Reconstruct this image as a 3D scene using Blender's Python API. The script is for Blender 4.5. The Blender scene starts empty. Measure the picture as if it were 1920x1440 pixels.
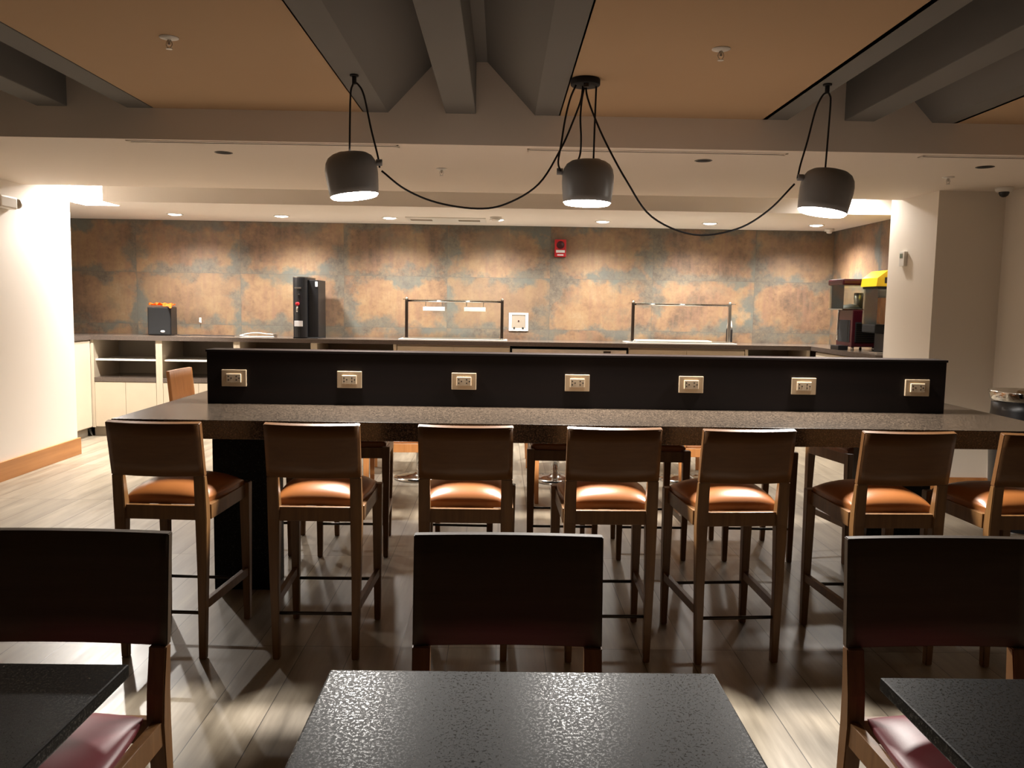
import bpy, bmesh, math, random
from mathutils import Vector, Matrix
random.seed(7)
PI = math.pi
SC = bpy.context.scene
COL = SC.collection

# ------------------------------------------------------------------ camera
cam = bpy.data.cameras.new('camera'); camo = bpy.data.objects.new('camera', cam); COL.objects.link(camo)
cam.sensor_fit = 'HORIZONTAL'; cam.sensor_width = 36.0; cam.lens = 1555.0/1920*36; cam.clip_start = 0.05
r0 = Vector((0.9998008, -0.0122686, 0.0157408)); r1 = Vector((0.0144916, -0.0959942, -0.9952764)); r2 = Vector((0.0137217, 0.9953063, -0.0957973))
m3 = Matrix((r0, -r1, -r2)).transposed()
camo.matrix_world = Matrix.Translation((0, 0, 1.5)) @ m3.to_4x4()
SC.camera = camo
# ------------------------------------------------------------------ view, world
vs = SC.view_settings; vs.view_transform = 'Standard'; vs.look = 'None'; vs.exposure = 1.25; vs.gamma = 1.0; vs.use_curve_mapping = False
w = bpy.data.worlds.new('world'); SC.world = w; w.use_nodes = True
w.node_tree.nodes['Background'].inputs[0].default_value = (1.0, 0.90, 0.80, 1); w.node_tree.nodes['Background'].inputs[1].default_value = 0.004
SC.cycles.max_bounces = 8; SC.cycles.sample_clamp_indirect = 4.0
try: SC.cycles.use_denoising = True
except Exception: pass
# light powers
P_PEND, P_DOWN, P_WASH_L, P_WASH_R = 37.0, 118.0, 280.0, 38.0
WARM = (1.0, 0.945, 0.88)

# ------------------------------------------------------------------ materials
def lin(c): return tuple((v/255/12.92 if v/255 <= 0.04045 else ((v/255+0.055)/1.055)**2.4) for v in c) + (1,)
class NT:
    def __init__(s, name):
        s.m = bpy.data.materials.new(name); s.m.use_nodes = True; s.t = s.m.node_tree; s.n = s.t.nodes; s.l = s.t.links
        s.b = s.n['Principled BSDF']
    def new(s, typ, **k):
        o = s.n.new(typ)
        for a, v in k.items(): setattr(o, a, v)
        return o
    def put(s, sock, v):
        if hasattr(v, 'is_linked') or isinstance(v, bpy.types.NodeSocket): s.l.new(v, sock)
        else: sock.default_value = v
    def math(s, op, a, b=0.0, c=0.0, clamp=False):
        o = s.new('ShaderNodeMath', operation=op, use_clamp=clamp)
        s.put(o.inputs[0], a); s.put(o.inputs[1], b); s.put(o.inputs[2], c); return o.outputs[0]
    def mix(s, f, a, b):
        o = s.new('ShaderNodeMix', data_type='RGBA'); s.put(o.inputs[0], f); s.put(o.inputs[6], a); s.put(o.inputs[7], b); return o.outputs[2]
    def noise(s, vec, scale, detail=3, rough=.55):
        o = s.new('ShaderNodeTexNoise'); s.l.new(vec, o.inputs['Vector']); o.inputs['Scale'].default_value = scale
        o.inputs['Detail'].default_value = detail; o.inputs['Roughness'].default_value = rough; return o.outputs[0]
    def ramp(s, f, stops):
        o = s.new('ShaderNodeValToRGB'); s.put(o.inputs[0], f); e = o.color_ramp.elements
        while len(e) < len(stops): e.new(0.5)
        for i, (p, c) in enumerate(stops): e[i].position = p; e[i].color = c if len(c) == 4 else tuple(c)+(1,)
        return o.outputs[0]
    def pos(s): return s.new('ShaderNodeNewGeometry').outputs['Position']
    def obj(s): return s.new('ShaderNodeTexCoord').outputs['Object']
    def mapv(s, v, scale=(1,1,1), loc=(0,0,0), rot=(0,0,0)):
        o = s.new('ShaderNodeMapping'); s.l.new(v, o.inputs[0]); o.inputs[1].default_value = loc; o.inputs[2].default_value = rot; o.inputs[3].default_value = scale; return o.outputs[0]
    def bump(s, h, st, dist=.002):
        o = s.new('ShaderNodeBump'); o.inputs['Strength'].default_value = st; o.inputs['Distance'].default_value = dist
        s.l.new(h, o.inputs['Height']); s.l.new(o.outputs[0], s.b.inputs['Normal'])
    def base(s, c): s.put(s.b.inputs['Base Color'], c)
    def rough(s, r): s.put(s.b.inputs['Roughness'], r)

def plain(name, c, rough=.5, metal=0.0, var=.06, vs_=6.0):
    t = NT(name); n = t.noise(t.obj(), vs_, 3); a = lin(c); b = tuple(min(1, v*(1-var*2)) for v in a[:3])+(1,)
    t.base(t.mix(n, a, b)); t.rough(rough); t.b.inputs['Metallic'].default_value = metal; return t.m
def wood(name, c1, c2, rough=.38, axis=2, sc=1.0):
    t = NT(name); s = [26*sc, 26*sc, 26*sc]; s[axis] = 1.3*sc
    v = t.mapv(t.obj(), tuple(s)); n = t.noise(v, 1.6, 5, .6); n2 = t.noise(t.obj(), 2.2, 2)
    f = t.math('ADD', t.math('MULTIPLY', n, .75), t.math('MULTIPLY', n2, .25))
    t.base(t.ramp(f, [(.36, lin(c1)), (.64, lin(c2))])); t.rough(rough); t.bump(n, .15, .0008); return t.m
def emis(name, c, s):
    t = NT(name); t.base((0, 0, 0, 1)); t.b.inputs['Emission Color'].default_value = c+(1,); t.b.inputs['Emission Strength'].default_value = s; return t.m
def glass(name, tint=(.96, 1, .98), rough=.02):
    t = NT(name); tr = t.new('ShaderNodeBsdfTransparent'); tr.inputs[0].default_value = (.90, .93, .92, 1); gl = t.new('ShaderNodeBsdfGlossy'); gl.inputs['Roughness'].default_value = rough
    fr = t.new('ShaderNodeFresnel'); fr.inputs[0].default_value = 1.5; mx = t.new('ShaderNodeMixShader'); t.l.new(fr.outputs[0], mx.inputs[0]); t.l.new(tr.outputs[0], mx.inputs[1]); t.l.new(gl.outputs[0], mx.inputs[2])
    t.l.new(mx.outputs[0], t.n['Material Output'].inputs[0]); return t.m
def paint(name, c, rough=.75):
    t = NT(name); p = t.pos(); n = t.noise(p, 1.3, 4); n2 = t.noise(p, 90, 2); a = lin(c)
    t.base(t.mix(t.math('MULTIPLY', n, .5), a, tuple(v*.88 for v in a[:3])+(1,))); t.rough(rough); t.bump(n2, .12, .001); return t.m

M = {}
M['white'] = paint('white_wall_paint', (238, 230, 220))
M['soffit'] = paint('beige_soffit_paint', (232, 220, 206))
M['grey_wall'] = paint('greige_wall_paint', (230, 220, 206))
M['tan'] = paint('tan_ceiling_paint', (186, 156, 122), .9)
M['grey'] = paint('charcoal_beam_paint', (112, 110, 106), .8)
M['board'] = wood('stool_wood', (98, 66, 36), (122, 87, 49), .36)
M['board_light'] = wood('chair_wood', (112, 76, 42), (136, 96, 56), .45)
M['base_wood'] = wood('baseboard_wood', (168, 112, 62), (190, 132, 78), .45, 1, .5)
M['board_h'] = wood('stool_back_veneer', (98, 64, 34), (112, 76, 42), .36, 0)
M['board_lh'] = wood('chair_back_shaded', (76, 60, 42), (88, 70, 49), .55, 0)  # same chair wood, shade on the near backs put into a darker colour
M['board_far'] = wood('chair_wood_lit', (166, 108, 58), (186, 126, 72), .42)  # same chair wood again, lamp light on the far chairs painted in
M['leather'] = None
t = NT('orange_leather'); v = t.obj(); n = t.noise(v, 5, 3); t.base(t.mix(n, lin((156, 98, 50)), lin((128, 76, 38)))); t.rough(.30); t.bump(t.noise(v, 260, 2), .18, .0006); M['leather'] = t.m
t = NT('maroon_leather'); v = t.obj(); n = t.noise(v, 5, 3); t.base(t.mix(n, lin((138, 60, 68)), lin((112, 46, 54)))); t.rough(.42); t.bump(t.noise(v, 260, 2), .18, .0006); M['maroon'] = t.m
M['steel'] = plain('brushed_steel', (205, 200, 192), .28, 1.0)
M['satin'] = plain('satin_steel', (228, 224, 216), .35, .35)
M['chrome'] = plain('chrome', (220, 220, 218), .09, 1.0)
M['darkmetal'] = plain('dark_metal', (70, 64, 58), .35, .8)
M['bronze'] = plain('dark_bronze_post', (62, 50, 42), .35, .7)
M['shade'] = plain('charcoal_lacquer', (135, 137, 140), .36, .0)
M['black'] = plain('black_plastic', (24, 24, 26), .35)
M['blackmat'] = plain('black_matte', (16, 16, 17), .8)
M['cord'] = plain('black_braided_cord', (26, 24, 26), .8)
M['whitep'] = plain('white_plastic', (232, 228, 220), .4)
M['cream'] = plain('cream_laminate', (200, 186, 164), .5)
M['shelfgrey'] = plain('grey_laminate', (150, 138, 122), .55)
M['plate'] = plain('champagne_metal_plate', (205, 182, 150), .4, .4)
M['socket'] = plain('socket_insert', (205, 186, 158), .45)
M['red'] = plain('red_plastic', (190, 28, 38), .4)
M['darkred'] = plain('dark_red_plastic', (62, 10, 20), .35)
M['yellow'] = plain('yellow_plastic', (252, 214, 22), .4)
M['orangecloth'] = plain('orange_cloth', (240, 120, 28), .9)
M['screen'] = plain('lcd_screen', (120, 132, 118), .3)
M['sticker'] = plain('white_sticker', (225, 225, 228), .6)
M['glass'] = glass('clear_glass')
M['fruit'] = plain('orange_pulp_juice', (222, 130, 24), .4, 0, .25, 30)
M['ice'] = plain('ice_white', (235, 235, 235), .5)
M['bulb'] = emis('lamp_diffuser', (1.0, .93, .82), 22.0)
M['down'] = emis('downlight_lens', (1.0, .93, .82), 16.0)

# dark granite with fine speckle
def granite(name, base, fleck, amt, scale, rough, rough2, bmp=.10):
    t = NT(name); p = t.pos(); a = t.noise(p, scale, 4, .7); b = t.noise(p, scale*3.1, 2, .6)
    f = t.math('ADD', t.math('MULTIPLY', a, .6), t.math('MULTIPLY', b, .4))
    t.base(t.ramp(f, [(.5-amt, lin(base)), (.52, lin(tuple((x+y)/2*.75 for x, y in zip(base, fleck)))), (.66, lin(fleck))]))
    t.rough(t.math('ADD', t.math('MULTIPLY', f, rough2), rough)); t.bump(f, bmp, .0006); return t.m
M['bar'] = granite('brown_granite', (27, 22, 18), (108, 92, 76), .05, 150, .12, .22)
M['table'] = None
t = NT('black_speckled_granite'); p = t.pos(); f = t.math('ADD', t.math('MULTIPLY', t.noise(p, 150, 3, .65), .6), t.math('MULTIPLY', t.noise(p, 380, 2, .6), .4)); t.b.inputs['Specular IOR Level'].default_value = .17
t.base(t.ramp(f, [(.52, lin((3, 3, 3))), (.58, lin((26, 26, 25))), (.66, lin((84, 84, 82)))])); t.rough(t.ramp(f, [(.50, (.50,)*3), (.62, (.12,)*3)])); t.bump(f, .28, .0006); M['table'] = t.m
M['counter'] = granite('grey_granite', (86, 74, 66), (128, 114, 104), .10, 120, .10, .12)
M['divider'] = wood('espresso_laminate', (14, 8, 7), (21, 12, 10), .5, 0, .5); M['divider'].node_tree.nodes['Principled BSDF'].inputs['Specular IOR Level'].default_value = .25

# floor: wood-look porcelain planks laid in even rows
t = NT('plank_floor'); p = t.pos(); s = t.new('ShaderNodeSeparateXYZ'); t.l.new(p, s.inputs[0])
u = t.math('DIVIDE', t.math('ADD', s.outputs[0], 0.003+20*.2085), .2085); v = t.math('DIVIDE', t.math('ADD', s.outputs[1], -3.505+13.04), 1.304)
fu, fv = t.math('FRACT', u), t.math('FRACT', v); iu, iv = t.math('FLOOR', u), t.math('FLOOR', v)
c = t.new('ShaderNodeCombineXYZ'); t.l.new(iu, c.inputs[0]); t.l.new(iv, c.inputs[1]); wn = t.new('ShaderNodeTexWhiteNoise'); t.l.new(c.outputs[0], wn.inputs[0])
off = t.new('ShaderNodeVectorMath', operation='MULTIPLY_ADD'); t.l.new(wn.outputs['Color'], off.inputs[0]); off.inputs[1].default_value = (20, 20, 20); t.l.new(p, off.inputs[2])
grain = t.noise(t.mapv(off.outputs[0], (22, 1.6, 1)), 1.3, 5, .6); blot = t.noise(t.mapv(off.outputs[0], (5, .9, 1)), 1.2, 3, .5)
f = t.math('ADD', t.math('ADD', t.math('MULTIPLY', grain, .45), t.math('MULTIPLY', blot, .4)), t.math('MULTIPLY', wn.outputs[0], .15))
colr = t.ramp(f, [(.32, lin((106, 97, 84))), (.52, lin((140, 129, 112))), (.70, lin((168, 156, 136)))])
eu = t.math('MULTIPLY', t.math('MINIMUM', fu, t.math('SUBTRACT', 1, fu)), .2085); ev = t.math('MULTIPLY', t.math('MINIMUM', fv, t.math('SUBTRACT', 1, fv)), 1.304)
g = t.math('LESS_THAN', t.math('MINIMUM', eu, ev), .0018)
t.base(t.mix(g, colr, lin((62, 54, 46)))); t.rough(t.math('ADD', .24, t.math('MULTIPLY', grain, .22))); t.bump(t.math('SUBTRACT', grain, g), .12, .0012); M['floor'] = t.m

# weathered copper-look wall tiles
def tiles(name, axis):
    t = NT(name); p = t.pos(); s = t.new('ShaderNodeSeparateXYZ'); t.l.new(p, s.inputs[0])
    W, H = 1.181, .588
    u = t.math('DIVIDE', t.math('ADD', s.outputs[axis], (-3.81-9.6+2*3.81 if 0 else (1.812+20*W if axis == 0 else -9.6+20*W))), W)
    v = t.math('DIVIDE', t.math('ADD', s.outputs[2], -2.388+10*H), H)
    fu, fv, iu, iv = t.math('FRACT', u), t.math('FRACT', v), t.math('FLOOR', u), t.math('FLOOR', v)
    c = t.new('ShaderNodeCombineXYZ'); t.l.new(iu, c.inputs[0]); t.l.new(iv, c.inputs[1]); wn = t.new('ShaderNodeTexWhiteNoise'); t.l.new(c.outputs[0], wn.inputs[0])
    off = t.new('ShaderNodeVectorMath', operation='MULTIPLY_ADD'); t.l.new(wn.outputs['Color'], off.inputs[0]); off.inputs[1].default_value = (9, 9, 9); t.l.new(p, off.inputs[2]); o = off.outputs[0]
    du = t.math('MULTIPLY', t.math('MINIMUM', fu, t.math('SUBTRACT', 1, fu)), W); dv = t.math('MULTIPLY', t.math('MINIMUM', fv, t.math('SUBTRACT', 1, fv)), H)
    d = t.math('MINIMUM', du, t.math('MULTIPLY', dv, 1.15))
    n1 = t.noise(o, 3.1, 6, .62); n2 = t.noise(o, 1.7, 4, .6); n3 = t.noise(o, 9, 6, .7); vert = t.noise(t.mapv(o, (22, 22, 2.2)), 1.0, 4, .6)
    edge = t.math('SUBTRACT', t.math('MULTIPLY', t.math('SUBTRACT', n1, .43), .85), d)      # > 0 : patina
    pat = t.math('MULTIPLY', t.math('ADD', edge, .045), 11, clamp=True)
    fine = t.noise(o, 26, 6, .75)
    mixf = t.math('ADD', t.math('ADD', t.math('MULTIPLY', n2, .55), t.math('MULTIPLY', n3, .25)), t.math('MULTIPLY', fine, .20))
    core = t.ramp(mixf, [(.36, lin((80, 66, 54))), (.44, lin((110, 86, 66))), (.50, lin((130, 102, 76))), (.56, lin((138, 112, 82))), (.62, lin((146, 124, 96))), (.70, lin((112, 98, 80)))])
    redd = t.mix(t.math('MULTIPLY', t.math('SUBTRACT', vert, .46), 3.0, clamp=True), core, lin((124, 94, 76)))
    grn = t.mix(t.math('MULTIPLY', t.math('SUBTRACT', wn.outputs[0], .45), .9, clamp=True), redd, lin((112, 96, 76)))
    patc = t.ramp(t.math('ADD', t.math('MULTIPLY', n3, .5), t.math('MULTIPLY', fine, .5)), [(.38, lin((72, 68, 62))), (.50, lin((94, 90, 80))), (.62, lin((114, 102, 84)))])
    blu = t.mix(t.math('MULTIPLY', t.math('SUBTRACT', n2, .47), 6, clamp=True), patc, lin((84, 94, 92)))
    colr = t.mix(t.math('MULTIPLY', pat, .82), grn, blu)
    thin = t.math('MULTIPLY', t.math('SUBTRACT', t.noise(o, 2.6, 7, .72), .53), 7, clamp=True)
    colr = t.mix(t.math('MULTIPLY', thin, .6), colr, lin((104, 94, 78)))
    spk = t.math('MULTIPLY', t.math('SUBTRACT', t.noise(p, 30, 5, .8), .56), 8, clamp=True); colr = t.mix(t.math('MULTIPLY', spk, .4), colr, lin((70, 56, 44)))
    g = t.math('LESS_THAN', t.math('MINIMUM', du, dv), .0028)
    t.base(t.mix(t.math('MULTIPLY', g, .6), colr, lin((88, 82, 72)))); t.rough(t.math('ADD', .42, t.math('MULTIPLY', n3, .25))); t.bump(t.math('SUBTRACT', n3, g), .2, .0015); return t.m
M['tile_back'] = tiles('copper_tiles_back', 0); M['tile_right'] = tiles('copper_tiles_right', 1)

# ------------------------------------------------------------------ mesh helpers
class MB:
    def __init__(s): s.bm = bmesh.new()
    def hexa(s, p, bev=0.0):
        vs_ = [s.bm.verts.new(q) for q in p]
        fs = [s.bm.faces.new([vs_[i] for i in f]) for f in ((3, 2, 1, 0), (4, 5, 6, 7), (0, 1, 5, 4), (1, 2, 6, 5), (2, 3, 7, 6), (3, 0, 4, 7))]
        if bev > 0:
            es = list({e for f in fs for e in f.edges}); bmesh.ops.bevel(s.bm, geom=es, offset=bev, segments=2, affect='EDGES', profile=.6)
        return s
    def box(s, x0, x1, y0, y1, z0, z1, bev=0.0):
        return s.hexa([(x0, y0, z0), (x1, y0, z0), (x1, y1, z0), (x0, y1, z0), (x0, y0, z1), (x1, y0, z1), (x1, y1, z1), (x0, y1, z1)], bev)
    def taper(s, c0, s0, c1, s1, bev=0.0):        # box from bottom centre/size to top centre/size
        P = []
        for c, h in ((c0, s0), (c1, s1)):
            for a, b in ((-1, -1), (1, -1), (1, 1), (-1, 1)): P.append((c[0]+a*h[0]/2, c[1]+b*h[1]/2, c[2]))
        return s.hexa(P, bev)
    def prism(s, poly, axis, a, b):               # poly in the two other axes (order x,y,z without axis)
        def mk(p, w_):
            q = list(p); q.insert(axis, w_); return q
        A = [s.bm.verts.new(mk(p, a)) for p in poly]; B = [s.bm.verts.new(mk(p, b)) for p in poly]; n = len(poly)
        s.bm.faces.new(A); s.bm.faces.new(B[::-1])
        for i in range(n): s.bm.faces.new([A[i], A[(i+1) % n], B[(i+1) % n], B[i]])
        bmesh.ops.recalc_face_normals(s.bm, faces=s.bm.faces); return s
    def lathe(s, prof, n=40, mat=Matrix.Identity(4), close=False, smooth=True):
        rings = []
        for r, z in prof:
            if r < 1e-6: rings.append([s.bm.verts.new(mat @ Vector((0, 0, z)))])
            else: rings.append([s.bm.verts.new(mat @ Vector((r*math.cos(2*PI*i/n), r*math.sin(2*PI*i/n), z))) for i in range(n)])
        if close: rings.append(rings[0])
        for a, b in zip(rings, rings[1:]):
            for i in range(n):
                j = (i+1) % n
                if len(a) == 1 and len(b) == 1: continue
                if len(a) == 1: f = s.bm.faces.new([a[0], b[j], b[i]])
                elif len(b) == 1: f = s.bm.faces.new([a[i], a[j], b[0]])
                else: f = s.bm.faces.new([a[i], a[j], b[j], b[i]])
                f.smooth = smooth
        bmesh.ops.recalc_face_normals(s.bm, faces=s.bm.faces); return s
    def cyl(s, c, r, h, n=32, axis='z', r2=None):
        r2 = r if r2 is None else r2
        R = {'z': Matrix.Identity(4), 'y': Matrix.Rotation(-PI/2, 4, 'X'), 'x': Matrix.Rotation(PI/2, 4, 'Y')}[axis]
        m = Matrix.Translation(c) @ R
        b = min(r, r2)*.06
        return s.lathe([(0, 0), (r-b, 0), (r, b), (r2, h-b), (r2-b, h), (0, h)], n, m)
    def tube(s, pts, r, n=8, sub=6):
        P = [Vector(p) for p in pts]
        if sub > 1 and len(P) > 2:
            Q = []; E = [2*P[0]-P[1]]+P+[2*P[-1]-P[-2]]
            for i in range(1, len(E)-2):
                for k in range(sub):
                    t_ = k/sub; a, b, c, d = E[i-1], E[i], E[i+1], E[i+2]
                    Q.append(.5*((2*b)+(c-a)*t_+(2*a-5*b+4*c-d)*t_*t_+(3*b-a-3*c+d)*t_**3))
            Q.append(P[-1]); P = Q
        rings = []; up = Vector((0, 1, 0.02)); 
        for i, p in enumerate(P):
            d = (P[min(i+1, len(P)-1)]-P[max(i-1, 0)]).normalized()
            if abs(d.dot(up.normalized())) > .95: up = Vector((1, .01, .02))
            x = d.cross(up).normalized(); y = d.cross(x).normalized()
            rings.append([s.bm.verts.new(p+x*r*math.cos(2*PI*k/n)+y*r*math.sin(2*PI*k/n)) for k in range(n)])
        for a, b in zip(rings, rings[1:]):
            for k in range(n):
                f = s.bm.faces.new([a[k], a[(k+1) % n], b[(k+1) % n], b[k]]); f.smooth = True
        s.bm.faces.new(rings[0][::-1]); s.bm.faces.new(rings[-1])
        bmesh.ops.recalc_face_normals(s.bm, faces=s.bm.faces); return s
    def build(s, name, mat, parent=None, origin=None):
        me = bpy.data.meshes.new(name)
        if origin is not None: bmesh.ops.translate(s.bm, verts=s.bm.verts, vec=-Vector(origin))
        s.bm.to_mesh(me); s.bm.free(); me.materials.append(M[mat] if isinstance(mat, str) else mat)
        o = bpy.data.objects.new(name, me); COL.objects.link(o)
        if origin is not None: o.location = origin
        if parent: o.parent = parent
        return o
def tag(o, label, cat, group=None, kind=None):
    o['label'] = label; o['category'] = cat
    if group: o['group'] = group
    if kind: o['kind'] = kind
    return o
def thing(name, label, cat, loc=(0, 0, 0), rz=0.0, group=None):
    o = bpy.data.objects.new(name, None); o.empty_display_size = .1; COL.objects.link(o); o.location = loc; o.rotation_euler = (0, 0, rz)
    return tag(o, label, cat, group)
def struct(o): o['kind'] = 'structure'; return o
def copy_tree(o, parent=None):
    c = o.copy(); COL.objects.link(c)
    if parent: c.parent = parent
    for ch in list(o.children): copy_tree(ch, c)
    return c
def spot(name, loc, target, power, size, blend=.6, rad=.05, color=WARM):
    l = bpy.data.lights.new(name, 'SPOT'); l.energy = power; l.spot_size = math.radians(size); l.spot_blend = blend; l.shadow_soft_size = rad; l.color = color
    o = bpy.data.objects.new(name, l); COL.objects.link(o); o.location = loc
    o.rotation_euler = (Vector(target)-Vector(loc)).to_track_quat('-Z', 'Y').to_euler(); return o

# ------------------------------------------------------------------ room shell
CZ, BZ, TZ, YB = 2.44, 2.39, 2.62, 5.06       # near kitchen ceiling, back ceiling, tan ceiling, beam face
XL, XR = -4.05, 3.95
struct(MB().box(-6.5, 5.5, -3, 9.75, -.12, 0).build('floor', 'floor'))
struct(MB().box(-6.5, 3.95, 9.6, 9.75, 0, 3.1).build('wall_back', 'tile_back'))
struct(MB().box(3.81, 3.95, 7.38, 9.6, 0, 2.75).build('wall_right_tiled', 'tile_right'))
struct(MB().box(3.42, 4.35, 6.58, 7.38, 0, 3.0).build('wall_right_return', 'grey_wall'))
struct(MB().box(XR, 4.2, -3, 6.58, 0, 3.0).build('wall_right', 'grey_wall'))
struct(MB().box(-4.35, XL, -3, 7.92, 0, 3.0).build('wall_left', 'white'))
struct(MB().box(-6.5, -6.35, 7.92, 9.6, 0, 3.0).build('wall_left_back', 'white'))
struct(MB().box(-6.5, -4.35, 7.77, 7.92, 0, 3.0).build('wall_left_return', 'white'))
# ceilings
def cbox(name, mat, *a): return struct(MB().box(*a).build(name, mat))
cbox('ceiling', 'soffit', XL, XR, YB, 7.18, CZ, 3.0)
cbox('ceiling_back', 'white', -3.72, 3.81, 7.87, 9.6, BZ, 2.95)
cbox('ceiling_back', 'white', XL, -3.72, 8.22, 9.6, BZ, 2.95)
cbox('ceiling_back', 'white', -6.35, XL, 7.92, 9.6, BZ, 2.95)
cbox('ceiling_coffer', 'white', XL, -3.72, 7.87, 8.22, 2.86, 3.0)
cbox('ceiling_coffer', 'white', XL, 3.81, 7.18, 7.87, 2.86, 3.0)
for a, b in ((-2.07, -.834), (.323, 1.565), (2.69, XR), (XL, -3.25)): cbox('ceiling_tan', 'tan', a, b, -3, YB, TZ, 2.95)
k = 1
for cx in (-2.665, -.255, 2.125):
    hw = .436; tp = .15; st = .15
    m = MB()
    L = cx-hw; R_ = cx+hw
    m.prism([(L-st, TZ), (L, TZ), (L+.285, 2.92), (L+.285, 3.0), (L-st, 3.0)], 1, -3, YB)
    m.prism([(R_+st, TZ), (R_, TZ), (R_-.285, 2.92), (R_-.285, 3.0), (R_+st, 3.0)], 1, -3, YB)
    m.box(L+.285, R_-.285, -3, YB, 2.92, 3.0)
    struct(m.build('trim_%d' % k, 'grey')); k += 1
    bx = cx-.005
    struct(MB().box(bx-.09, bx+.09, -3, YB, TZ, 2.92, .006).build('trim_%d' % k, 'grey')); k += 1
# baseboards
struct(MB().box(XL, XL+.022, -3, 7.945, 0, .16, .003).build('baseboard_left', 'base_wood'))
struct(MB().box(3.40, XR, 6.558, 6.58, 0, .16, .003).build('baseboard_right', 'base_wood'))
struct(MB().box(XR-.022, XR, -3, 6.56, 0, .16, .003).build('baseboard_right_side', 'base_wood'))

# ------------------------------------------------------------------ bar
t = thing('granite_bar', 'long dark granite bar with an upright power divider running along its middle', 'bar', (.43, 4.3, 0))
def at(o, mb, name, mat): return mb.build(name, mat, o)
def rel(mb, o):
    bmesh.ops.translate(mb.bm, verts=mb.bm.verts, vec=-Vector(o.location)); return mb
BAR = t
at(t, rel(MB().box(-1.715, 2.57, 3.645, 4.95, .885, .97, .003), t), 'bar_top', 'bar')
for a, b in ((-1.47, -1.165), (1.92, 2.24)): at(t, rel(MB().box(a, b, 4.21, 4.42, 0, .885, .002), t), 'support_slab', 'table')
at(t, rel(MB().box(-1.50, 2.30, 4.24, 4.37, .97, 1.235, .002), t), 'divider', 'divider')
at(t, rel(MB().box(-1.505, 2.305, 4.235, 4.375, 1.235, 1.247, .002), t), 'divider_cap', 'divider')
names = ['leftmost champagne metal outlet plate on the dark bar divider', 'second outlet plate from the left on the bar divider',
 'third outlet plate from the left on the bar divider', 'middle outlet plate of the seven on the bar divider, below the centre pendant',
 'fifth outlet plate from the left on the bar divider', 'sixth outlet plate from the left on the bar divider', 'rightmost outlet plate at the right end of the bar divider']
ot = None
for x, lb in zip((-1.36, -.773, -.188, .393, .979, 1.561, 2.149), names):
    if ot is None:
        ot = thing('power_outlet', lb, 'outlet', (x, 4.2388, 1.103), 0, 'outlet plates along the bar divider')
        MB().box(-.063, .063, -.011, .0008, -.043, .043, .003).build('cover_plate', 'plate', ot)
        s_ = MB().box(-.037, .037, -.017, -.010, -.022, .022, .002).build('socket_insert', 'socket', ot)
        for sx in (-.02, .02):
            h = MB()
            for px, pz in ((-.006, .009), (-.006, -.009), (.008, 0)): h.box(sx+px-.0028, sx+px+.0028, -.0178, -.016, pz-.0032, pz+.0032)
            h.build('socket_holes', 'blackmat', s_)
        o = ot
    else:
        o = copy_tree(ot); o.location = (x, 4.2388, 1.103); o['label'] = lb

# ------------------------------------------------------------------ chairs and stools
def cushion(wx, wy, z0, edge, dome, wyf=None):
    mb = MB(); n = 18; top = {}; 
    def P(u, v, z):
        # rounded-square outline, front slightly wider
        k_ = 1-.06*(u*u*v*v); return (u*wx/2*k_*(1+.06*v), v*wy/2*k_, z)
    for i in range(n+1):
        for j in range(n+1):
            u = math.sin((2*i/n-1)*PI/2); v = math.sin((2*j/n-1)*PI/2)
            h = ((1-abs(u)**2.6)*(1-abs(v)**3))**.6
            top[i, j] = mb.bm.verts.new(P(u, v, z0+edge+dome*h))
    for i in range(n):
        for j in range(n):
            f = mb.bm.faces.new([top[i, j], top[i+1, j], top[i+1, j+1], top[i, j+1]]); f.smooth = True
    ring = [(i, 0) for i in range(n)]+[(n, j) for j in range(n)]+[(i, n) for i in range(n, 0, -1)]+[(0, j) for j in range(n, 0, -1)]
    bot = {q: mb.bm.verts.new((top[q].co.x*.99, top[q].co.y*.99, z0)) for q in ring}
    for a, b in zip(ring, ring[1:]+ring[:1]): mb.bm.faces.new([top[a], bot[a], bot[b], top[b]][::1])
    mb.bm.faces.new([bot[q] for q in ring]); bmesh.ops.recalc_face_normals(mb.bm, faces=mb.bm.faces); return mb
def backboard(wb, wt, z0, z1, y0, y1, bow, th, tilt=.007):
    mb = MB(); nx, nz = 16, 4; F, B = {}, {}
    for i in range(nx+1):
        for j in range(nz+1):
            u = 2*i/nx-1; s_ = j/nz; w_ = wb+(wt-wb)*s_; z = z0+(z1-z0)*s_; y = y0+(y1-y0)*s_-bow*(1-u*u)
            B[i, j] = mb.bm.verts.new((u*w_/2, y, z)); F[i, j] = mb.bm.verts.new((u*w_/2, y+th, z+(tilt if j == nz else 0)))
    for i in range(nx):
        for j in range(nz):
            f = mb.bm.faces.new([B[i, j], B[i+1, j], B[i+1, j+1], B[i, j+1]]); f.smooth = True
            f = mb.bm.faces.new([F[i, j], F[i, j+1], F[i+1, j+1], F[i+1, j]]); f.smooth = True
        for j, w_ in ((0, 0), (nz, 1)): mb.bm.faces.new([B[i, j], F[i, j], F[i+1, j], B[i+1, j]])
    for j in range(nz):
        for i in (0, nx): mb.bm.faces.new([B[i, j], B[i, j+1], F[i, j+1], F[i, j]])
    bmesh.ops.recalc_face_normals(mb.bm, faces=mb.bm.faces)
    es = [e for e in mb.bm.edges if len(e.link_faces) == 2 and e.calc_face_angle(0) > 1.0]
    bmesh.ops.bevel(mb.bm, geom=es, offset=.0025, segments=2, affect='EDGES'); return mb
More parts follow.
